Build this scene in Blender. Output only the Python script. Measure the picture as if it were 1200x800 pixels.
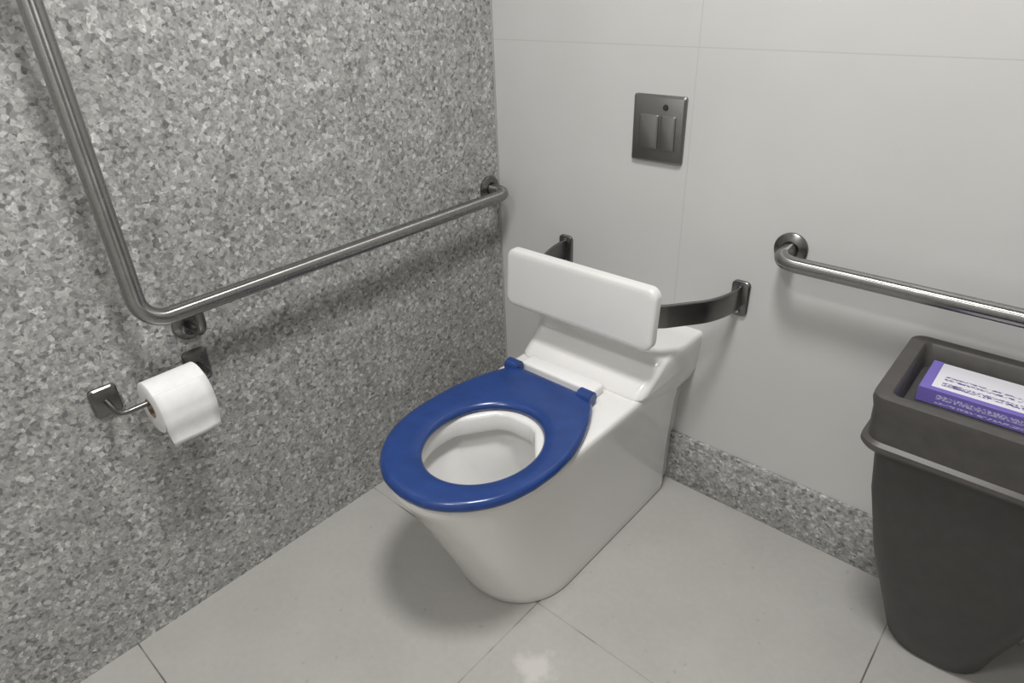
import bpy, bmesh, math, random
from mathutils import Vector, Matrix

for o in list(bpy.data.objects):
    bpy.data.objects.remove(o)
S = bpy.context.scene
C = S.collection
PI = math.pi

# ---------------------------------------------------------------- camera, view, light
cam_d = bpy.data.cameras.new('camera')
cam = bpy.data.objects.new('camera', cam_d)
C.objects.link(cam)
S.camera = cam
R = Vector((0.74756056, 0.66332022, -0.03405128))
U = Vector((-0.30318478, 0.38640488, 0.8710742))
F = Vector((-0.59095871, 0.64085688, -0.48996965))
M = Matrix((R, U, -F)).transposed().to_4x4()
M.translation = Vector((1.305, -1.3855, 1.2986))
cam.matrix_world = M
cam_d.sensor_width = 36.0
cam_d.lens = 763.4 / 1200 * 36
cam_d.clip_start = 0.02

S.view_settings.view_transform = 'Standard'
S.view_settings.look = 'None'
S.view_settings.gamma = 1.0
S.view_settings.use_curve_mapping = False
S.view_settings.exposure = 0.0

W = bpy.data.worlds.new('world')
S.world = W
W.use_nodes = True
W.node_tree.nodes['Background'].inputs[0].default_value = (0.8, 0.85, 0.9, 1)
W.node_tree.nodes['Background'].inputs[1].default_value = 0.3

CEIL = 2.45
LIGHTS = [((0.94, -0.90, CEIL - 0.03), 27.0, 0.34), ((0.92, -1.9, CEIL - 0.03), 13.0, 0.26)]
LCOL = (1.0, 0.992, 0.982)
for i, (loc, en, sz) in enumerate(LIGHTS):
    ld = bpy.data.lights.new('ceiling_lamp_light', 'AREA')
    ld.shape = 'DISK'
    ld.size = sz
    ld.energy = en
    ld.color = LCOL
    lo = bpy.data.objects.new('ceiling_lamp_light', ld)
    lo.location = loc
    C.objects.link(lo)


# ---------------------------------------------------------------- materials
def new_mat(name, col, rough=0.5, metal=0.0, coat=0.0, spec=0.5):
    m = bpy.data.materials.new(name)
    m.use_nodes = True
    b = m.node_tree.nodes['Principled BSDF']
    b.inputs['Base Color'].default_value = (*col, 1)
    b.inputs['Roughness'].default_value = rough
    b.inputs['Metallic'].default_value = metal
    b.inputs['Coat Weight'].default_value = coat
    b.inputs['Coat Roughness'].default_value = 0.06
    b.inputs['Specular IOR Level'].default_value = spec
    return m


class NT:
    def __init__(s, m):
        s.t = m.node_tree
        s.b = s.t.nodes['Principled BSDF']
        s.co = s.t.nodes.new('ShaderNodeTexCoord').outputs['Object']

    def n(s, typ, **kw):
        x = s.t.nodes.new(typ)
        for k, v in kw.items():
            setattr(x, k, v)
        return x

    def l(s, a, b):
        s.t.links.new(a, b)

    def math(s, op, a, b=None, c=None):
        x = s.n('ShaderNodeMath', operation=op)
        for i, v in enumerate((a, b, c)):
            if v is None:
                continue
            if isinstance(v, (int, float)):
                x.inputs[i].default_value = v
            else:
                s.l(v, x.inputs[i])
        return x.outputs[0]

    def noise(s, scale, detail=3, rough=0.55):
        x = s.n('ShaderNodeTexNoise')
        x.inputs['Scale'].default_value = scale
        x.inputs['Detail'].default_value = detail
        x.inputs['Roughness'].default_value = rough
        s.l(s.co, x.inputs['Vector'])
        return x.outputs['Fac']

    def ramp(s, fac, stops, interp='LINEAR'):
        x = s.n('ShaderNodeValToRGB')
        cr = x.color_ramp
        cr.interpolation = interp
        while len(cr.elements) < len(stops):
            cr.elements.new(0.5)
        for e, (p, c) in zip(cr.elements, stops):
            e.position = p
            e.color = (c, c, c, 1) if isinstance(c, (int, float)) else (*c, 1)
        s.l(fac, x.inputs[0])
        return x.outputs[0]

    def mix(s, fac, a, b, mode='MIX'):
        x = s.n('ShaderNodeMix', data_type='RGBA', blend_type=mode)
        for i, v in ((0, fac), (6, a), (7, b)):
            if isinstance(v, (int, float)):
                x.inputs[i].default_value = v
            elif isinstance(v, tuple):
                x.inputs[i].default_value = (*v, 1)
            else:
                s.l(v, x.inputs[i])
        return x.outputs[2]

    def grout(s, axis_out, origin, step, half):
        d = s.math('SUBTRACT', axis_out, origin)
        d = s.math('PINGPONG', d, step / 2)
        # distance to nearest line at multiples of step
        return s.math('LESS_THAN', d, half)

    def sep(s):
        x = s.n('ShaderNodeSeparateXYZ')
        s.l(s.co, x.inputs[0])
        return x.outputs

    def bump(s, h, strength=0.2, dist=0.002):
        x = s.n('ShaderNodeBump')
        x.inputs['Strength'].default_value = strength
        x.inputs['Distance'].default_value = dist
        s.l(h, x.inputs['Height'])
        s.l(x.outputs[0], s.b.inputs['Normal'])


def granite(name):
    m = new_mat(name, (0.3, 0.3, 0.3), 0.38)
    t = NT(m)
    # uneven chips of several greys, warped so the cells are not regular
    wn = t.n('ShaderNodeTexNoise')
    wn.inputs['Scale'].default_value = 60
    t.l(t.co, wn.inputs['Vector'])
    va = t.n('ShaderNodeVectorMath', operation='MULTIPLY_ADD')
    t.l(wn.outputs['Color'], va.inputs[0])
    va.inputs[1].default_value = (0.012, 0.012, 0.012)
    t.l(t.co, va.inputs[2])
    v = t.n('ShaderNodeTexVoronoi')
    v.inputs['Scale'].default_value = 116
    t.l(va.outputs[0], v.inputs['Vector'])
    s1 = t.n('ShaderNodeSeparateColor')
    t.l(v.outputs['Color'], s1.inputs[0])
    chips = t.ramp(s1.outputs[0], [(0.0, (0.19, 0.192, 0.19)), (0.07, (0.28, 0.281, 0.273)), (0.30, (0.355, 0.355, 0.341)),
                                   (0.62, (0.415, 0.414, 0.396)), (0.88, (0.54, 0.537, 0.515))], 'CONSTANT')
    v2 = t.n('ShaderNodeTexVoronoi')
    v2.inputs['Scale'].default_value = 230
    t.l(va.outputs[0], v2.inputs['Vector'])
    s2 = t.n('ShaderNodeSeparateColor')
    t.l(v2.outputs['Color'], s2.inputs[0])
    fine = t.ramp(s2.outputs[0], [(0.0, 0.7), (0.15, 0.9), (0.5, 1.0), (0.88, 1.2)], 'CONSTANT')
    big = t.ramp(t.noise(14, 4), [(0.3, 0.86), (0.7, 1.12)])
    c = t.mix(1.0, chips, fine, 'MULTIPLY')
    c = t.mix(1.0, c, big, 'MULTIPLY')
    t.l(c, t.b.inputs['Base Color'])
    return m


def wall_tile(name):
    m = new_mat(name, (0.62, 0.605, 0.58), 0.32)
    t = NT(m)
    sx, sy, sz = t.sep()
    g = t.math('MAXIMUM', t.grout(sx, 0.598, 1.5, 0.0011), t.grout(sz, 1.152, 1.5, 0.0011))
    base = t.ramp(t.noise(3, 3), [(0.3, (0.555, 0.548, 0.533)), (0.7, (0.59, 0.583, 0.568))])
    c = t.mix(g, base, (0.49, 0.483, 0.47))
    t.l(c, t.b.inputs['Base Color'])
    t.bump(t.math('SUBTRACT', 1.0, g), 0.06, 0.0006)
    return m


def floor_tile(name):
    m = new_mat(name, (0.5, 0.48, 0.45), 0.42)
    t = NT(m)
    sx, sy, sz = t.sep()
    g = t.math('MAXIMUM', t.grout(sx, 0.625, 0.637, 0.0016), t.grout(sy, -0.594, 0.671, 0.0016))
    mot = t.math('ADD', t.math('MULTIPLY', t.noise(5, 5), 0.6), t.math('MULTIPLY', t.noise(60, 3), 0.4))
    base = t.ramp(mot, [(0.3, (0.40, 0.388, 0.368)), (0.72, (0.465, 0.453, 0.43))])
    # worn pale patch with a ragged outline in the tile in front of the pan
    dx = t.math('SUBTRACT', sx, 0.728)
    dy = t.math('ADD', sy, 0.728)
    d = t.math('SQRT', t.math('ADD', t.math('MULTIPLY', dx, dx), t.math('MULTIPLY', dy, dy)))
    d = t.math('ADD', d, t.math('MULTIPLY', t.math('SUBTRACT', t.noise(28, 3), 0.5), 0.11))
    patch = t.ramp(d, [(0.015, 0.75), (0.052, 0.0)])
    c = t.mix(patch, base, (0.63, 0.61, 0.58))
    # small dark scuffs
    sc = t.ramp(t.noise(38, 2, 0.3), [(0.73, 0.0), (0.76, 0.5)])
    c = t.mix(sc, c, (0.33, 0.31, 0.29))
    gm = t.ramp(t.noise(9, 2), [(0.42, 0.25), (0.6, 1.0)])
    c = t.mix(t.math('MULTIPLY', g, gm), c, (0.13, 0.12, 0.115))
    t.l(c, t.b.inputs['Base Color'])
    t.bump(t.math('SUBTRACT', 1.0, g), 0.2, 0.001)
    return m


def steel(name, col=(0.50, 0.49, 0.47), rough=0.3):
    m = new_mat(name, col, rough, 1.0)
    t = NT(m)
    r = t.ramp(t.noise(30, 2), [(0.3, rough - 0.03), (0.7, rough + 0.04)])
    t.l(r, t.b.inputs['Roughness'])
    return m


def plastic(name, col, rough, coat=0.0, var=0.06, scale=25):
    m = new_mat(name, col, rough, 0.0, coat)
    t = NT(m)
    a = tuple(x * (1 - var) for x in col)
    b = tuple(min(1, x * (1 + var)) for x in col)
    t.l(t.ramp(t.noise(scale, 3), [(0.3, a), (0.7, b)]), t.b.inputs['Base Color'])
    return m


M_granite = granite('speckled_granite')
M_wall = wall_tile('white_wall_tile')
M_floor = floor_tile('grey_floor_tile')
M_paint = plastic('painted_plaster', (0.66, 0.65, 0.63), 0.8, 0, 0.03, 4)
M_steel = steel('brushed_steel', (0.38, 0.375, 0.365), 0.17)
M_rail = steel('polished_rail_steel', (0.34, 0.335, 0.325), 0.26)
_t = NT(M_rail)
_tan = _t.n('ShaderNodeTangent', direction_type='UV_MAP')
_tan.uv_map = 'UVMap'
_t.l(_tan.outputs[0], _t.b.inputs['Tangent'])
_t.b.inputs['Anisotropic'].default_value = 0.96
_t.b.inputs['Anisotropic Rotation'].default_value = 0.25
M_dsteel = steel('dull_steel', (0.20, 0.195, 0.19), 0.3)
M_plate = steel('flush_plate_steel', (0.24, 0.236, 0.23), 0.42)
M_porc = plastic('white_porcelain', (0.80, 0.79, 0.77), 0.16, 0.5, 0.01, 6)
M_white = plastic('white_plastic', (0.72, 0.71, 0.69), 0.35, 0.1, 0.02, 10)
M_hinge = plastic('bright_white_plastic', (0.85, 0.84, 0.83), 0.3, 0.1, 0.02, 10)
M_blue = plastic('blue_plastic', (0.014, 0.046, 0.19), 0.25, 0.1, 0.10, 30)
M_paper = plastic('tissue_paper', (0.77, 0.765, 0.755), 0.9, 0, 0.03, 60)
M_card = plastic('cardboard_core', (0.36, 0.28, 0.2), 0.9, 0, 0.08, 60)
M_bin = plastic('dark_bin_plastic', (0.068, 0.063, 0.059), 0.42, 0, 0.12, 40)
M_bin2 = plastic('black_bin_plastic', (0.046, 0.043, 0.041), 0.45, 0, 0.12, 40)
M_box = plastic('carton_white', (0.70, 0.69, 0.74), 0.5, 0, 0.04, 30)
M_purple = plastic('carton_purple', (0.17, 0.13, 0.45), 0.45, 0, 0.15, 40)


def print_rows(m, axis, rows, base, ink, col_scale):
    """rows of small worn print: broken marks along x inside narrow bands of the given axis"""
    t = NT(m)
    o3 = t.sep()
    mp = t.n('ShaderNodeMapping')
    mp.inputs['Scale'].default_value = (1.0, 1.6, 1.6)
    t.l(t.co, mp.inputs['Vector'])
    v = t.n('ShaderNodeTexNoise')
    v.inputs['Scale'].default_value = col_scale
    v.inputs['Detail'].default_value = 1
    t.l(mp.outputs[0], v.inputs['Vector'])
    marks = t.math('GREATER_THAN', v.outputs['Fac'], 0.49)
    band = None
    for c, h in rows:
        k = t.math('LESS_THAN', t.math('ABSOLUTE', t.math('SUBTRACT', o3[axis], c)), h)
        band = k if band is None else t.math('MAXIMUM', band, k)
    inx = t.math('MULTIPLY', t.math('GREATER_THAN', o3[0], 1.215), t.math('LESS_THAN', o3[0], 1.435))
    f = t.math('MULTIPLY', t.math('MULTIPLY', marks, band), inx)
    t.l(t.mix(f, base, ink), t.b.inputs['Base Color'])


print_rows(M_box, 1, [(-0.166, 0.0065), (-0.147, 0.003), (-0.137, 0.0025)], (0.70, 0.69, 0.74), (0.09, 0.07, 0.2), 230)
print_rows(M_purple, 2, [(0.629, 0.0045), (0.618, 0.002)], (0.17, 0.13, 0.45), (0.55, 0.52, 0.75), 260)
M_silicone = plastic('grey_sealant', (0.40, 0.39, 0.37), 0.6, 0, 0.05, 40)
M_dark = plastic('dark_hole', (0.02, 0.02, 0.02), 0.7, 0, 0.05, 40)
M_water = new_mat('bowl_water', (0.75, 0.78, 0.78), 0.03)
M_water.node_tree.nodes['Principled BSDF'].inputs['Transmission Weight'].default_value = 0.9
M_water.node_tree.nodes['Principled BSDF'].inputs['IOR'].default_value = 1.33
M_emit = bpy.data.materials.new('lamp_diffuser')
M_emit.use_nodes = True
_b = M_emit.node_tree.nodes['Principled BSDF']
_b.inputs['Base Color'].default_value = (0.9, 0.9, 0.88, 1)
_b.inputs['Emission Color'].default_value = (*LCOL, 1)
_b.inputs['Emission Strength'].default_value = 3.0


# ---------------------------------------------------------------- helpers
def obj(name, bm, mat, parent=None, smooth=True, angle=40):
    me = bpy.data.meshes.new(name)
    bmesh.ops.recalc_face_normals(bm, faces=bm.faces)
    if smooth:
        for f in bm.faces:
            f.smooth = True
        for e in bm.edges:
            if len(e.link_faces) == 2 and e.calc_face_angle(0) > math.radians(angle):
                e.smooth = False
    bm.to_mesh(me)
    bm.free()
    o = bpy.data.objects.new(name, me)
    me.materials.append(mat)
    C.objects.link(o)
    if parent:
        o.parent = parent
        # all meshes are modelled in world coordinates
        o.matrix_parent_inverse = Matrix.Translation(-parent.location)
    return o


def thing(name, label, cat, loc, group=None):
    o = bpy.data.objects.new(name, None)
    o.empty_display_size = 0.05
    o.location = loc
    C.objects.link(o)
    o['label'] = label
    o['category'] = cat
    if group:
        o['group'] = group
    return o


def tag(o, label, cat):
    o['label'] = label
    o['category'] = cat
    return o


def struct(o):
    o['kind'] = 'structure'
    return o


def box(bm, x0, x1, y0, y1, z0, z1, bev=0.0, seg=3):
    r = bmesh.ops.create_cube(bm, size=1)
    vs = r['verts']
    for v in vs:
        v.co = Vector(((x0 + x1) / 2 + v.co.x * (x1 - x0), (y0 + y1) / 2 + v.co.y * (y1 - y0), (z0 + z1) / 2 + v.co.z * (z1 - z0)))
    if bev:
        es = list({e for v in vs for e in v.link_edges})
        bmesh.ops.bevel(bm, geom=es, offset=bev, segments=seg, affect='EDGES', profile=0.5)


def fillet(path, rad, n=7):
    """round the inner corners of a polyline; rad may be one number or one per inner vertex"""
    P = [Vector(p) for p in path]
    out = [P[0]]
    for i in range(1, len(P) - 1):
        r = rad[i - 1] if isinstance(rad, (list, tuple)) else rad
        a = (P[i - 1] - P[i]).normalized()
        b = (P[i + 1] - P[i]).normalized()
        p0 = P[i] + a * r
        p2 = P[i] + b * r
        for k in range(n + 1):
            t = k / n
            # quadratic through the corner, weighted to look circular
            w = 0.7071
            den = (1 - t) ** 2 + 2 * w * t * (1 - t) + t * t
            out.append(((1 - t) ** 2 * p0 + 2 * w * t * (1 - t) * P[i] + t * t * p2) / den)
    out.append(P[-1])
    return out


def sweep(bm, path, prof, up=Vector((0, 0, 1)), caps=True):
    """sweep a closed 2-D profile [(side, up)] along a path of points"""
    P = [Vector(p) for p in path]
    rings = []
    prev = None
    for i, p in enumerate(P):
        t = (P[min(i + 1, len(P) - 1)] - P[max(i - 1, 0)]).normalized()
        if prev is None:
            u = up - t * up.dot(t)
            if u.length < 1e-4:
                u = Vector((1, 0, 0)) - t * t.x
            u.normalize()
        else:
            u = (prev - t * prev.dot(t)).normalized()
        prev = u
        s = t.cross(u)
        rings.append([bm.verts.new(p + s * a + u * b) for a, b in prof])
    n = len(prof)
    uv = bm.loops.layers.uv.get('UVMap') or bm.loops.layers.uv.new('UVMap')
    for i, (a, b) in enumerate(zip(rings, rings[1:])):
        for j in range(n):
            f = bm.faces.new((a[j], a[(j + 1) % n], b[(j + 1) % n], b[j]))
            for lp, q in zip(f.loops, ((j, i), (j + 1, i), (j + 1, i + 1), (j, i + 1))):
                lp[uv].uv = (q[0] / n, q[1] / len(P))
    if caps:
        bm.faces.new(rings[0])
        bm.faces.new(rings[-1][::-1])


def circ(r, n=20):
    return [(r * math.cos(2 * PI * k / n), r * math.sin(2 * PI * k / n)) for k in range(n)]


def rrect(w, h, r, n=5):
    pts = []
    for cx, cy, a0 in ((w / 2 - r, h / 2 - r, 0), (-w / 2 + r, h / 2 - r, 90), (-w / 2 + r, -h / 2 + r, 180), (w / 2 - r, -h / 2 + r, 270)):
        for k in range(n + 1):
            a = math.radians(a0 + 90 * k / n)
            pts.append((cx + r * math.cos(a), cy + r * math.sin(a)))
    return pts


def tube(bm, path, r, n=20):
    sweep(bm, path, circ(r, n))


def lathe(bm, center, axis, prof, n=36):
    """prof = [(radius, distance along axis)]"""
    ax = Vector(axis).normalized()
    u = ax.orthogonal().normalized()
    v = ax.cross(u)
    c = Vector(center)
    rings = []
    for r, h in prof:
        if r < 1e-6:
            rings.append([bm.verts.new(c + ax * h)])
        else:
            rings.append([bm.verts.new(c + ax * h + (u * math.cos(2 * PI * k / n) + v * math.sin(2 * PI * k / n)) * r) for k in range(n)])
    for a, b in zip(rings, rings[1:]):
        for k in range(n):
            k2 = (k + 1) % n
            if len(a) == 1 and len(b) == 1:
                continue
            if len(a) == 1:
                bm.faces.new((a[0], b[k2], b[k]))
            elif len(b) == 1:
                bm.faces.new((a[k], a[k2], b[0]))
            else:
                bm.faces.new((a[k], a[k2], b[k2], b[k]))


def loft(bm, rings, cap0=True, cap1=True):
    R_ = [[bm.verts.new(Vector(p)) for p in r] for r in rings]
    n = len(R_[0])
    for a, b in zip(R_, R_[1:]):
        for j in range(n):
            bm.faces.new((a[j], a[(j + 1) % n], b[(j + 1) % n], b[j]))
    if cap0:
        bm.faces.new(R_[0][::-1])
    if cap1:
        bm.faces.new(R_[-1])
    return R_


def rr3(cx, cy, z, w, d, r, n=5):
    return [(cx + a, cy + b, z) for a, b in rrect(w, d, r, n)]


# ---------------------------------------------------------------- the room
RX, RY = 2.05, -2.35
T = 0.1


def slab(name, x0, x1, y0, y1, z0, z1, mat):
    bm = bmesh.new()
    box(bm, x0, x1, y0, y1, z0, z1)
    return struct(obj(name, bm, mat, smooth=False))


slab('floor', -T, RX + T, RY - T, T, -T, 0, M_floor)
slab('ceiling', -T, RX + T, RY - T, T, CEIL, CEIL + T, M_paint)
slab('wall_left', -T, 0, RY - T, T, 0, CEIL, M_granite)
slab('wall_back', 0, RX, 0, T, 0, CEIL, M_wall)
slab('wall_right', RX, RX + T, RY - T, T, 0, CEIL, M_granite)
slab('wall_front', 0, RX, RY - T, RY, 0, CEIL, M_paint)
# granite skirting on the back wall either side of the pan
bm = bmesh.new()
box(bm, 0.0, RX, -0.012, 0, 0, 0.165, 0.0015, 2)
struct(obj('baseboard_back', bm, M_granite))
bm = bmesh.new()
box(bm, 0.0, 0.004, -0.004, 0, 0.165, CEIL)
struct(obj('trim_1', bm, M_silicone))

for i, (loc, en, sz) in enumerate(LIGHTS):
    x, y = loc[0], loc[1]
    t = thing('ceiling_light', 'round white ceiling light ' + ('above the toilet and bin' if i == 0 else 'nearer the room entrance'),
              'ceiling light', (x, y, CEIL))
    bm = bmesh.new()
    r = sz / 2
    lathe(bm, (x, y, CEIL), (0, 0, -1), [(r + 0.02, 0), (r + 0.018, 0.008), (r + 0.004, 0.01), (r + 0.002, 0.004), (r + 0.002, 0)])
    obj('trim_ring', bm, M_white, t)
    bm = bmesh.new()
    lathe(bm, (x, y, CEIL), (0, 0, -1), [(r, 0.001), (r, 0.004), (0, 0.0045)])
    obj('diffuser', bm, M_emit, t)

# ---------------------------------------------------------------- toilet
XC = 0.492
toilet = thing('toilet', 'white wall-faced toilet with a dark blue open seat', 'toilet', (XC, -0.35, 0))


def dshape(z, hw, yf, ys, y0=0.0, n=28, ex=2.15, rear=None):
    """plan outline: straight sides from the wall, superellipse front. Y grows to the viewer"""
    pts = []
    rw = hw if rear is None else rear
    ns = 8
    prof_ = [(hw - 0.020, y0), (hw - 0.020, 0.040), (hw - 0.016, 0.052), (hw - 0.006, 0.060), (hw - 0.0015, 0.066), (hw, 0.075), (hw, 0.15), (hw, 0.3)]
    pts += [(XC + a, b) for a, b in prof_]
    for k in range(n * 2 + 1):
        a = PI * k / (n * 2)
        ca, sa = math.cos(a), math.sin(a)
        pts.append((XC + hw * math.copysign(abs(ca) ** (2 / ex), ca), ys + (yf - ys) * abs(sa) ** (2 / ex)))
    pts += [(XC - a, b) for a, b in prof_[::-1]]
    return [(x, -y, z) for x, y in pts]


HC = (0.509, 0.623)      # centre of the bowl opening


def opening(z, hw, hl, cy, n_like):
    """ring with as many points as the outline, matched by angle round the opening"""
    out = []
    for p in n_like:
        a = math.atan2(-p[1] - HC[1], p[0] - HC[0])
        out.append((HC[0] - 0.006 + hw * math.cos(a), -(cy + hl * math.sin(a)), z))
    return out


bm = bmesh.new()
prof = [(0.000, 0.154, 0.656, 0.50), (0.006, 0.157, 0.662, 0.50), (0.03, 0.158, 0.669, 0.50), (0.08, 0.158, 0.688, 0.50),
        (0.15, 0.160, 0.716, 0.50), (0.21, 0.163, 0.742, 0.51), (0.27, 0.166, 0.766, 0.53), (0.32, 0.171, 0.791, 0.55),
        (0.36, 0.176, 0.808, 0.56), (0.39, 0.180, 0.826, 0.56), (0.408, 0.182, 0.834, 0.56), (0.417, 0.181, 0.833, 0.56),
        (0.4215, 0.177, 0.828, 0.56), (0.423, 0.170, 0.82, 0.56)]
rings = [dshape(*p) for p in prof]
base = rings[-1]
for z_, w_, l_, c_ in ((0.424, 0.145, 0.165, 0.632), (0.4235, 0.128, 0.147, 0.634), (0.420, 0.1225, 0.141, 0.634), (0.414, 0.120, 0.138, 0.634),
                       (0.385, 0.119, 0.137, 0.633), (0.376, 0.121, 0.139, 0.633), (0.374, 0.128, 0.147, 0.633), (0.378, 0.144, 0.163, 0.632),
                       (0.366, 0.147, 0.166, 0.632), (0.345, 0.141, 0.160, 0.628), (0.310, 0.122, 0.143, 0.618), (0.270, 0.103, 0.125, 0.60),
                       (0.235, 0.088, 0.108, 0.58), (0.200, 0.072, 0.092, 0.562), (0.180, 0.060, 0.075, 0.555), (0.150, 0.046, 0.055, 0.55)):
    rings.append(opening(z_, w_, l_, c_, base))
loft(bm, rings)
obj('pan', bm, M_porc, toilet, angle=50)
bm = bmesh.new()
lathe(bm, (0.508, -0.565, 0.204), (0, 0, 1), [(0.0, 0), (0.055, 0), (0.0735, 0.0), (0.074, -0.002)])
for v in bm.verts:
    v.co.y = -0.562 + (v.co.y + 0.565) * 1.25
obj('water', bm, M_water, toilet)

# raised ledge of the pan against the wall
bm = bmesh.new()

def ledge_ring(z, hw, yf, r=0.03):
    w = 2 * hw
    pts = []
    for cx, cy, a0 in ((hw - r, yf - r, 0), (-hw + r, yf - r, 90)):
        for k in range(9):
            a = math.radians(a0 + 90 * k / 8)
            pts.append((XC + 0.004 + cx + r * math.cos(a), -(cy + r * math.sin(a)), z))
    pts.append((XC + 0.004 - hw, 0, z))
    pts.append((XC + 0.004 + hw, 0, z))
    return pts


loft(bm, [ledge_ring(0.36, 0.172, 0.10), ledge_ring(0.395, 0.182, 0.20), ledge_ring(0.424, 0.185, 0.278), ledge_ring(0.432, 0.186, 0.276),
          ledge_ring(0.462, 0.188, 0.228), ledge_ring(0.484, 0.190, 0.205), ledge_ring(0.493, 0.188, 0.195), ledge_ring(0.497, 0.182, 0.186)])
obj('rear_ledge', bm, M_porc, toilet, angle=45)

# blue seat
SXC = 0.495
right = [(0.352, 0.085), (0.352, 0.113), (0.362, 0.124), (0.40, 0.145), (0.44, 0.162), (0.49, 0.178), (0.54, 0.188), (0.60, 0.192), (0.66, 0.188),
         (0.71, 0.176), (0.75, 0.157), (0.785, 0.130), (0.815, 0.095), (0.835, 0.055), (0.843, 0.0)]


def seat_outline(off=0.0):
    """(x, y) points at fixed angles about the opening; off shrinks it"""
    poly = [(SXC + x, y) for y, x in right] + [(SXC - x, y) for y, x in right[-2::-1]]
    poly.append((SXC, 0.352))
    poly = [(x - 0.014 * max(0.0, min(1.0, (0.56 - y) / 0.2)), y) for x, y in poly]
    cx, cy = HC
    out = []
    N = 96
    for k in range(N):
        a = 2 * PI * k / N
        dx, dy = math.cos(a), math.sin(a)
        best = 0.1
        for i in range(len(poly)):
            x1, y1 = poly[i][0] - cx, poly[i][1] - cy
            x2, y2 = poly[(i + 1) % len(poly)][0] - cx, poly[(i + 1) % len(poly)][1] - cy
            ex, ey = x2 - x1, y2 - y1
            den = dx * ey - dy * ex
            if abs(den) < 1e-9:
                continue
            t = (x1 * ey - y1 * ex) / den
            s = (x1 * dy - y1 * dx) / den
            if t > 0 and -1e-6 <= s <= 1 + 1e-6:
                best = max(best, t)
        out.append(best)
    sm = [(out[k - 1] + 2 * out[k] + out[(k + 1) % N]) / 4 for k in range(N)]
    return [(cx + (r - off) * math.cos(2 * PI * k / N), cy + (r - off) * math.sin(2 * PI * k / N)) for k, r in enumerate(sm)]


def seat_hole(off=0.0):
    N = 96
    return [(HC[0] + (0.120 + off) * math.cos(2 * PI * k / N), HC[1] + (0.139 + off) * math.sin(2 * PI * k / N)) for k in range(N)]


def r3(pts, z):
    return [(x, -y, z) for x, y in pts]


bm = bmesh.new()
zt, zb = 0.449, 0.427
rs = [r3(seat_outline(0.004), zb), r3(seat_outline(0.0), zb + 0.006), r3(seat_outline(0.0), zt - 0.010), r3(seat_outline(0.004), zt - 0.003),
      r3(seat_outline(0.010), zt), r3(seat_outline(0.028), zt + 0.001), r3(seat_hole(0.026), zt - 0.0005), r3(seat_hole(0.010), zt - 0.003),
      r3(seat_hole(0.003), zt - 0.008), r3(seat_hole(0.0), zt - 0.013), r3(seat_hole(0.001), zb + 0.002), r3(seat_hole(0.004), zb)]
RR = loft(bm, rs, False, False)
for j in range(96):
    bm.faces.new((RR[-1][j], RR[-1][(j + 1) % 96], RR[0][(j + 1) % 96], RR[0][j]))
seat = obj('seat', bm, M_blue, toilet, angle=50)
# raised hinge lugs of the seat and the white cover between them
for sx in (-1, 1):
    bm = bmesh.new()
    x = 0.471 + sx * 0.111
    lathe(bm, (x - 0.020, -0.357, 0.444), (1, 0, 0), [(0, 0), (0.015, 0), (0.018, 0.003), (0.018, 0.037), (0.015, 0.040), (0, 0.040)], 24)
    obj('hinge_lug', bm, M_blue, seat)
bm = bmesh.new()
box(bm, 0.366, 0.588, -0.336, -0.290, 0.4225, 0.449, 0.007, 4)
o = obj('hinge_cover', bm, M_hinge, toilet)
o['label'] = 'bright white hinge cover'
# small bumpers under the seat
for bx, by in ((0.375, 0.72), (0.63, 0.72), (0.34, 0.52), (0.66, 0.52)):
    bm = bmesh.new()
    lathe(bm, (bx, -by, 0.4225), (0, 0, 1), [(0.008, 0), (0.008, 0.006), (0, 0.006)], 16)
    obj('bumper', bm, M_white, seat)

# ---------------------------------------------------------------- backrest on two steel arms
back = thing('back_support', 'white padded backrest panel on two steel arms behind the toilet seat', 'back support', (0.48, 0, 0.62))
bm = bmesh.new()
bx0, bx1, bz0, bz1 = 0.265, 0.693, 0.560, 0.708
cx, cz = (bx0 + bx1) / 2, (bz0 + bz1) / 2
w, h = bx1 - bx0, bz1 - bz0


def back_ring(ins, y, r):
    # gentle sag: the middle of the panel sits further back than its ends
    out = []
    for a, b in rrect(w - 2 * ins, h - 2 * ins, r, 8):
        out.append((cx + a, -(y + 0.00 * (2 * a / w) ** 2) + 0.04 * (b / h) * 0.3, cz + b))
    return out


loft(bm, [back_ring(0.003, 0.246, 0.022), back_ring(0.0, 0.249, 0.024), back_ring(0.0, 0.265, 0.024), back_ring(0.002, 0.269, 0.023),
          back_ring(0.006, 0.2715, 0.020), back_ring(0.015, 0.2725, 0.014)])
obj('panel', bm, M_white, back, angle=35)
for sx in (-1, 1):
    xw = 0.767 if sx > 0 else 0.252
    xe = 0.672 if sx > 0 else 0.33
    bm = bmesh.new()
    path = fillet([(xw, -0.004, 0.620), (xw, -0.085, 0.618), (xe, -0.225, 0.624), (xe - sx * 0.08, -0.238, 0.624)], [0.06, 0.03], 10)
    sweep(bm, path, rrect(0.010, 0.058, 0.004, 3))
    arm = obj('arm', bm, M_dsteel, back)
    bm = bmesh.new()
    loft(bm, [[(xw + a, 0.0, 0.616 + b) for a, b in rrect(0.044, 0.088, 0.012)],
              [(xw + a, -0.006, 0.616 + b) for a, b in rrect(0.044, 0.088, 0.012)],
              [(xw + a, -0.008, 0.616 + b) for a, b in rrect(0.040, 0.084, 0.011)]])
    obj('wall_flange', bm, M_dsteel, arm)
    for dz in (-0.032, 0.032):
        bm = bmesh.new()
        lathe(bm, (xw, -0.008, 0.616 + dz), (0, -1, 0), [(0.006, 0), (0.005, 0.003), (0, 0.0035)], 14)
        obj('screw', bm, M_steel, arm)

# ---------------------------------------------------------------- grab rails
RZ, RS = 0.761, 0.080


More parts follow.
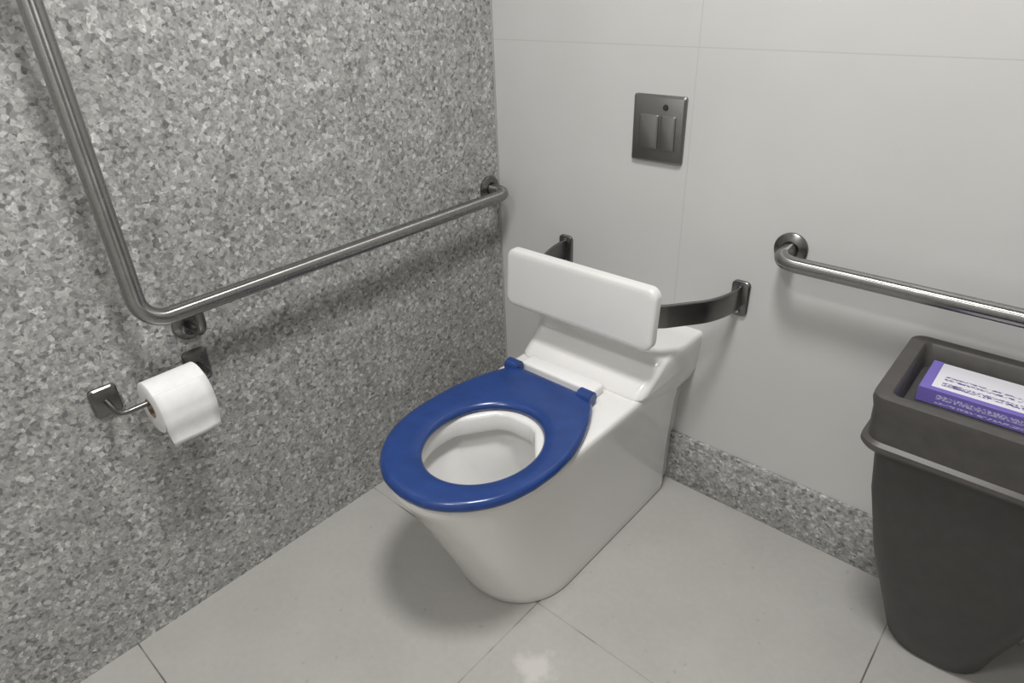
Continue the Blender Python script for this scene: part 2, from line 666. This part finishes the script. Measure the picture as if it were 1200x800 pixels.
def wall_flange(center, axis, parent, r=0.036):
    bm = bmesh.new()
    lathe(bm, center, axis, [(r, 0.0), (r, 0.006), (r - 0.003, 0.009), (0.024, 0.011), (0.021, 0.013), (0.019, 0.013)], 40)
    return obj('wall_flange', bm, M_dsteel, parent)


rail = thing('grab_rail', 'bent steel grab rail on the granite wall, level run turning upright', 'grab rail', (0, -0.5, RZ))
bm = bmesh.new()
path = fillet([(0.004, -0.045, RZ), (RS, -0.045, RZ), (RS, -1.055, RZ), (RS, -1.055, 1.42), (0.004, -1.055, 1.42)], [0.045, 0.05, 0.05], 10)
tube(bm, path, 0.0165, 24)
obj('rail', bm, M_rail, rail)
wall_flange((0, -0.045, RZ), (1, 0, 0), rail)
wall_flange((0, -1.055, 1.42), (1, 0, 0), rail)
bm = bmesh.new()
tube(bm, fillet([(RS, -0.955, RZ - 0.008), (RS, -0.955, 0.695), (0.004, -0.955, 0.695)], [0.035], 8), 0.0085, 16)
br = obj('bracket', bm, M_dsteel, rail)
wall_flange((0, -0.955, 0.695), (1, 0, 0), br, 0.032)

rail2 = thing('grab_rail', 'straight steel grab rail on the white wall above the bin', 'grab rail', (1.3, 0, RZ))
bm = bmesh.new()
path = fillet([(0.862, -0.004, RZ), (0.862, -RS, RZ - 0.002), (1.72, -RS, RZ - 0.002), (1.72, -0.004, RZ)], [0.04, 0.04], 10)
tube(bm, path, 0.0165, 24)
obj('rail', bm, M_rail, rail2)
wall_flange((0.862, 0, RZ), (0, -1, 0), rail2)
wall_flange((1.72, 0, RZ), (0, -1, 0), rail2)

# ---------------------------------------------------------------- toilet roll holder and roll
hold = thing('toilet_roll_holder', 'steel toilet roll holder on the granite wall below the rail bend', 'toilet roll holder', (0, -1.05, 0.61))
TX, TZ = 0.078, 0.606
for y in (-1.143, -0.962):
    bm = bmesh.new()
    loft(bm, [[(0.0, y + a, TZ + b) for a, b in rrect(0.05, 0.062, 0.008)], [(0.006, y + a, TZ + b) for a, b in rrect(0.05, 0.062, 0.008)],
              [(0.009, y + a, TZ + b) for a, b in rrect(0.044, 0.056, 0.007)]])
    post = obj('wall_plate', bm, M_dsteel, hold)
bm = bmesh.new()
tube(bm, fillet([(0.006, -1.143, TZ), (TX, -1.143, TZ), (TX, -0.962, TZ), (0.006, -0.962, TZ)], [0.02, 0.02], 8), 0.0055, 16)
obj('spindle_bar', bm, M_dsteel, hold)

roll = thing('toilet_roll', 'white toilet roll with a hanging end on the wall holder', 'toilet roll', (TX, -1.04, TZ - 0.014))
RZc = TZ - 0.0135
bm = bmesh.new()
y0, y1 = -1.092, -0.988
ro, ri = 0.054, 0.0205
lathe(bm, (TX, y0, RZc), (0, 1, 0), [(ri, 0), (ro - 0.003, 0), (ro, 0.002), (ro, 0.102), (ro - 0.003, 0.104), (ri, 0.104), (ri, 0)], 48)
obj('paper', bm, M_paper, roll, angle=50)
bm = bmesh.new()
lathe(bm, (TX, y0 - 0.0005, RZc), (0, 1, 0), [(ri - 0.0012, 0), (ri, 0), (ri, 0.105), (ri - 0.0012, 0.105), (ri - 0.0012, 0)], 36)
obj('cardboard_core', bm, M_card, roll)
# loose end hanging in front
bm = bmesh.new()
outer, inner = [], []
prof = []
for k in range(9):
    a = math.radians(50 - 50 * k / 8)
    prof.append((TX + (ro + 0.0012) * math.cos(a), RZc + (ro + 0.0012) * math.sin(a)))
for k in range(1, 9):
    prof.append((TX + ro + 0.0012 + 0.0022 * math.sin(k * 0.8), RZc - 0.0085 * k))
for k, (x, z) in enumerate(prof):
    ins = 0.0 if k < 12 else 0.001 * (k - 12)
    outer.append([bm.verts.new((x, y0 + 0.001 + ins + (y1 - y0 - 0.002 - 2 * ins) * j / 6, z + 0.001 * math.sin(j * 1.3) * (k > 9))) for j in range(7)])
for a, b in zip(outer, outer[1:]):
    for j in range(6):
        bm.faces.new((a[j], a[j + 1], b[j + 1], b[j]))
o = obj('loose_sheet', bm, M_paper, roll)
md = o.modifiers.new('thickness', 'SOLIDIFY')
md.thickness = 0.0008

# ---------------------------------------------------------------- flush plate
fp = thing('flush_plate', 'dark steel flush plate on the white wall above the toilet', 'flush plate', (0.517, 0, 0.977))
fx, fz = 0.518, 0.976
bm = bmesh.new()
loft(bm, [[(fx + a, 0.0, fz + b) for a, b in rrect(0.134, 0.150, 0.006)], [(fx + a, -0.006, fz + b) for a, b in rrect(0.134, 0.150, 0.006)],
          [(fx + a, -0.010, fz + b) for a, b in rrect(0.126, 0.142, 0.005)]])
obj('face_plate', bm, M_plate, fp)
for nm, cx_, w_ in (('flush_button', -0.022, 0.050), ('flush_button', 0.028, 0.038)):
    bm = bmesh.new()
    loft(bm, [[(fx + cx_ + a, -0.0095, fz - 0.006 + b) for a, b in rrect(w_, 0.078, 0.005)],
              [(fx + cx_ + a, -0.0130, fz - 0.006 + b) for a, b in rrect(w_, 0.078, 0.005)],
              [(fx + cx_ + a, -0.0150, fz - 0.006 + b) for a, b in rrect(w_ - 0.005, 0.073, 0.004)]])
    obj(nm, bm, M_plate, fp)
bm = bmesh.new()
lathe(bm, (fx + 0.018, -0.010, fz + 0.05), (0, -1, 0), [(0.007, 0), (0.006, 0.003), (0, 0.0035)], 16)
obj('lock_screw', bm, M_dark, fp)

# ---------------------------------------------------------------- bin
bn = thing('waste_bin', 'black plastic bin with a recessed tray lid at the white wall', 'bin', (1.33, -0.16, 0))
BCX, BCY = 1.335, -0.165
bm = bmesh.new()
BR = [(0.0, 1.350, -0.100, 0.17, 0.15, 0.070), (0.01, 1.350, -0.102, 0.19, 0.165, 0.075), (0.08, 1.346, -0.112, 0.215, 0.18, 0.07),
      (0.25, 1.340, -0.135, 0.29, 0.215, 0.06), (0.42, 1.337, -0.155, 0.345, 0.235, 0.05), (0.545, 1.335, -0.163, 0.37, 0.245, 0.045),
      (0.555, 1.335, -0.163, 0.355, 0.23, 0.04)]
loft(bm, [rr3(x, y, z, w_, d_, r_, 7) for z, x, y, w_, d_, r_ in BR])
obj('bin_body', bm, M_bin2, bn)
bm = bmesh.new()
LR = [(0.548, 0.372, 0.248, 0.030), (0.546, 0.402, 0.276, 0.036), (0.552, 0.410, 0.284, 0.038), (0.560, 0.408, 0.282, 0.038), (0.566, 0.392, 0.268, 0.032),
      (0.625, 0.396, 0.272, 0.026), (0.645, 0.404, 0.280, 0.026), (0.655, 0.402, 0.278, 0.025), (0.657, 0.394, 0.270, 0.022),
      (0.655, 0.352, 0.232, 0.014), (0.650, 0.344, 0.224, 0.012), (0.612, 0.330, 0.210, 0.018), (0.610, 0.320, 0.200, 0.015)]
loft(bm, [rr3(BCX, BCY, z, w_, d_, r_, 6) for z, w_, d_, r_ in LR])
obj('lid', bm, M_bin, bn)

# carton lying in the tray of the lid
bx = thing('tissue_carton', 'flat white and purple carton lying in the tray of the black bin lid', 'box', (1.33, -0.14, 0.61))
cxa, cxb, cya, cyb, cz0, cz1 = 1.186, 1.452, -0.196, -0.086, 0.6105, 0.640
bm = bmesh.new()
box(bm, cxa, cxb, cya, cyb, cz0, cz1, 0.0015, 2)
obj('carton_body', bm, M_box, bx)
bm = bmesh.new()
box(bm, cxa - 0.0006, cxb + 0.0006, cya - 0.0008, cya + 0.012, cz0 + 0.001, cz1 + 0.0006, 0.0006, 1)
o = obj('printed_side', bm, M_purple, bx)
o['label'] = 'purple printed long side'
bm = bmesh.new()
box(bm, cxa - 0.0008, cxa + 0.016, cya - 0.001, cyb + 0.0006, cz0 + 0.001, cz1 + 0.0008, 0.0006, 1)
obj('printed_end', bm, M_purple, bx)
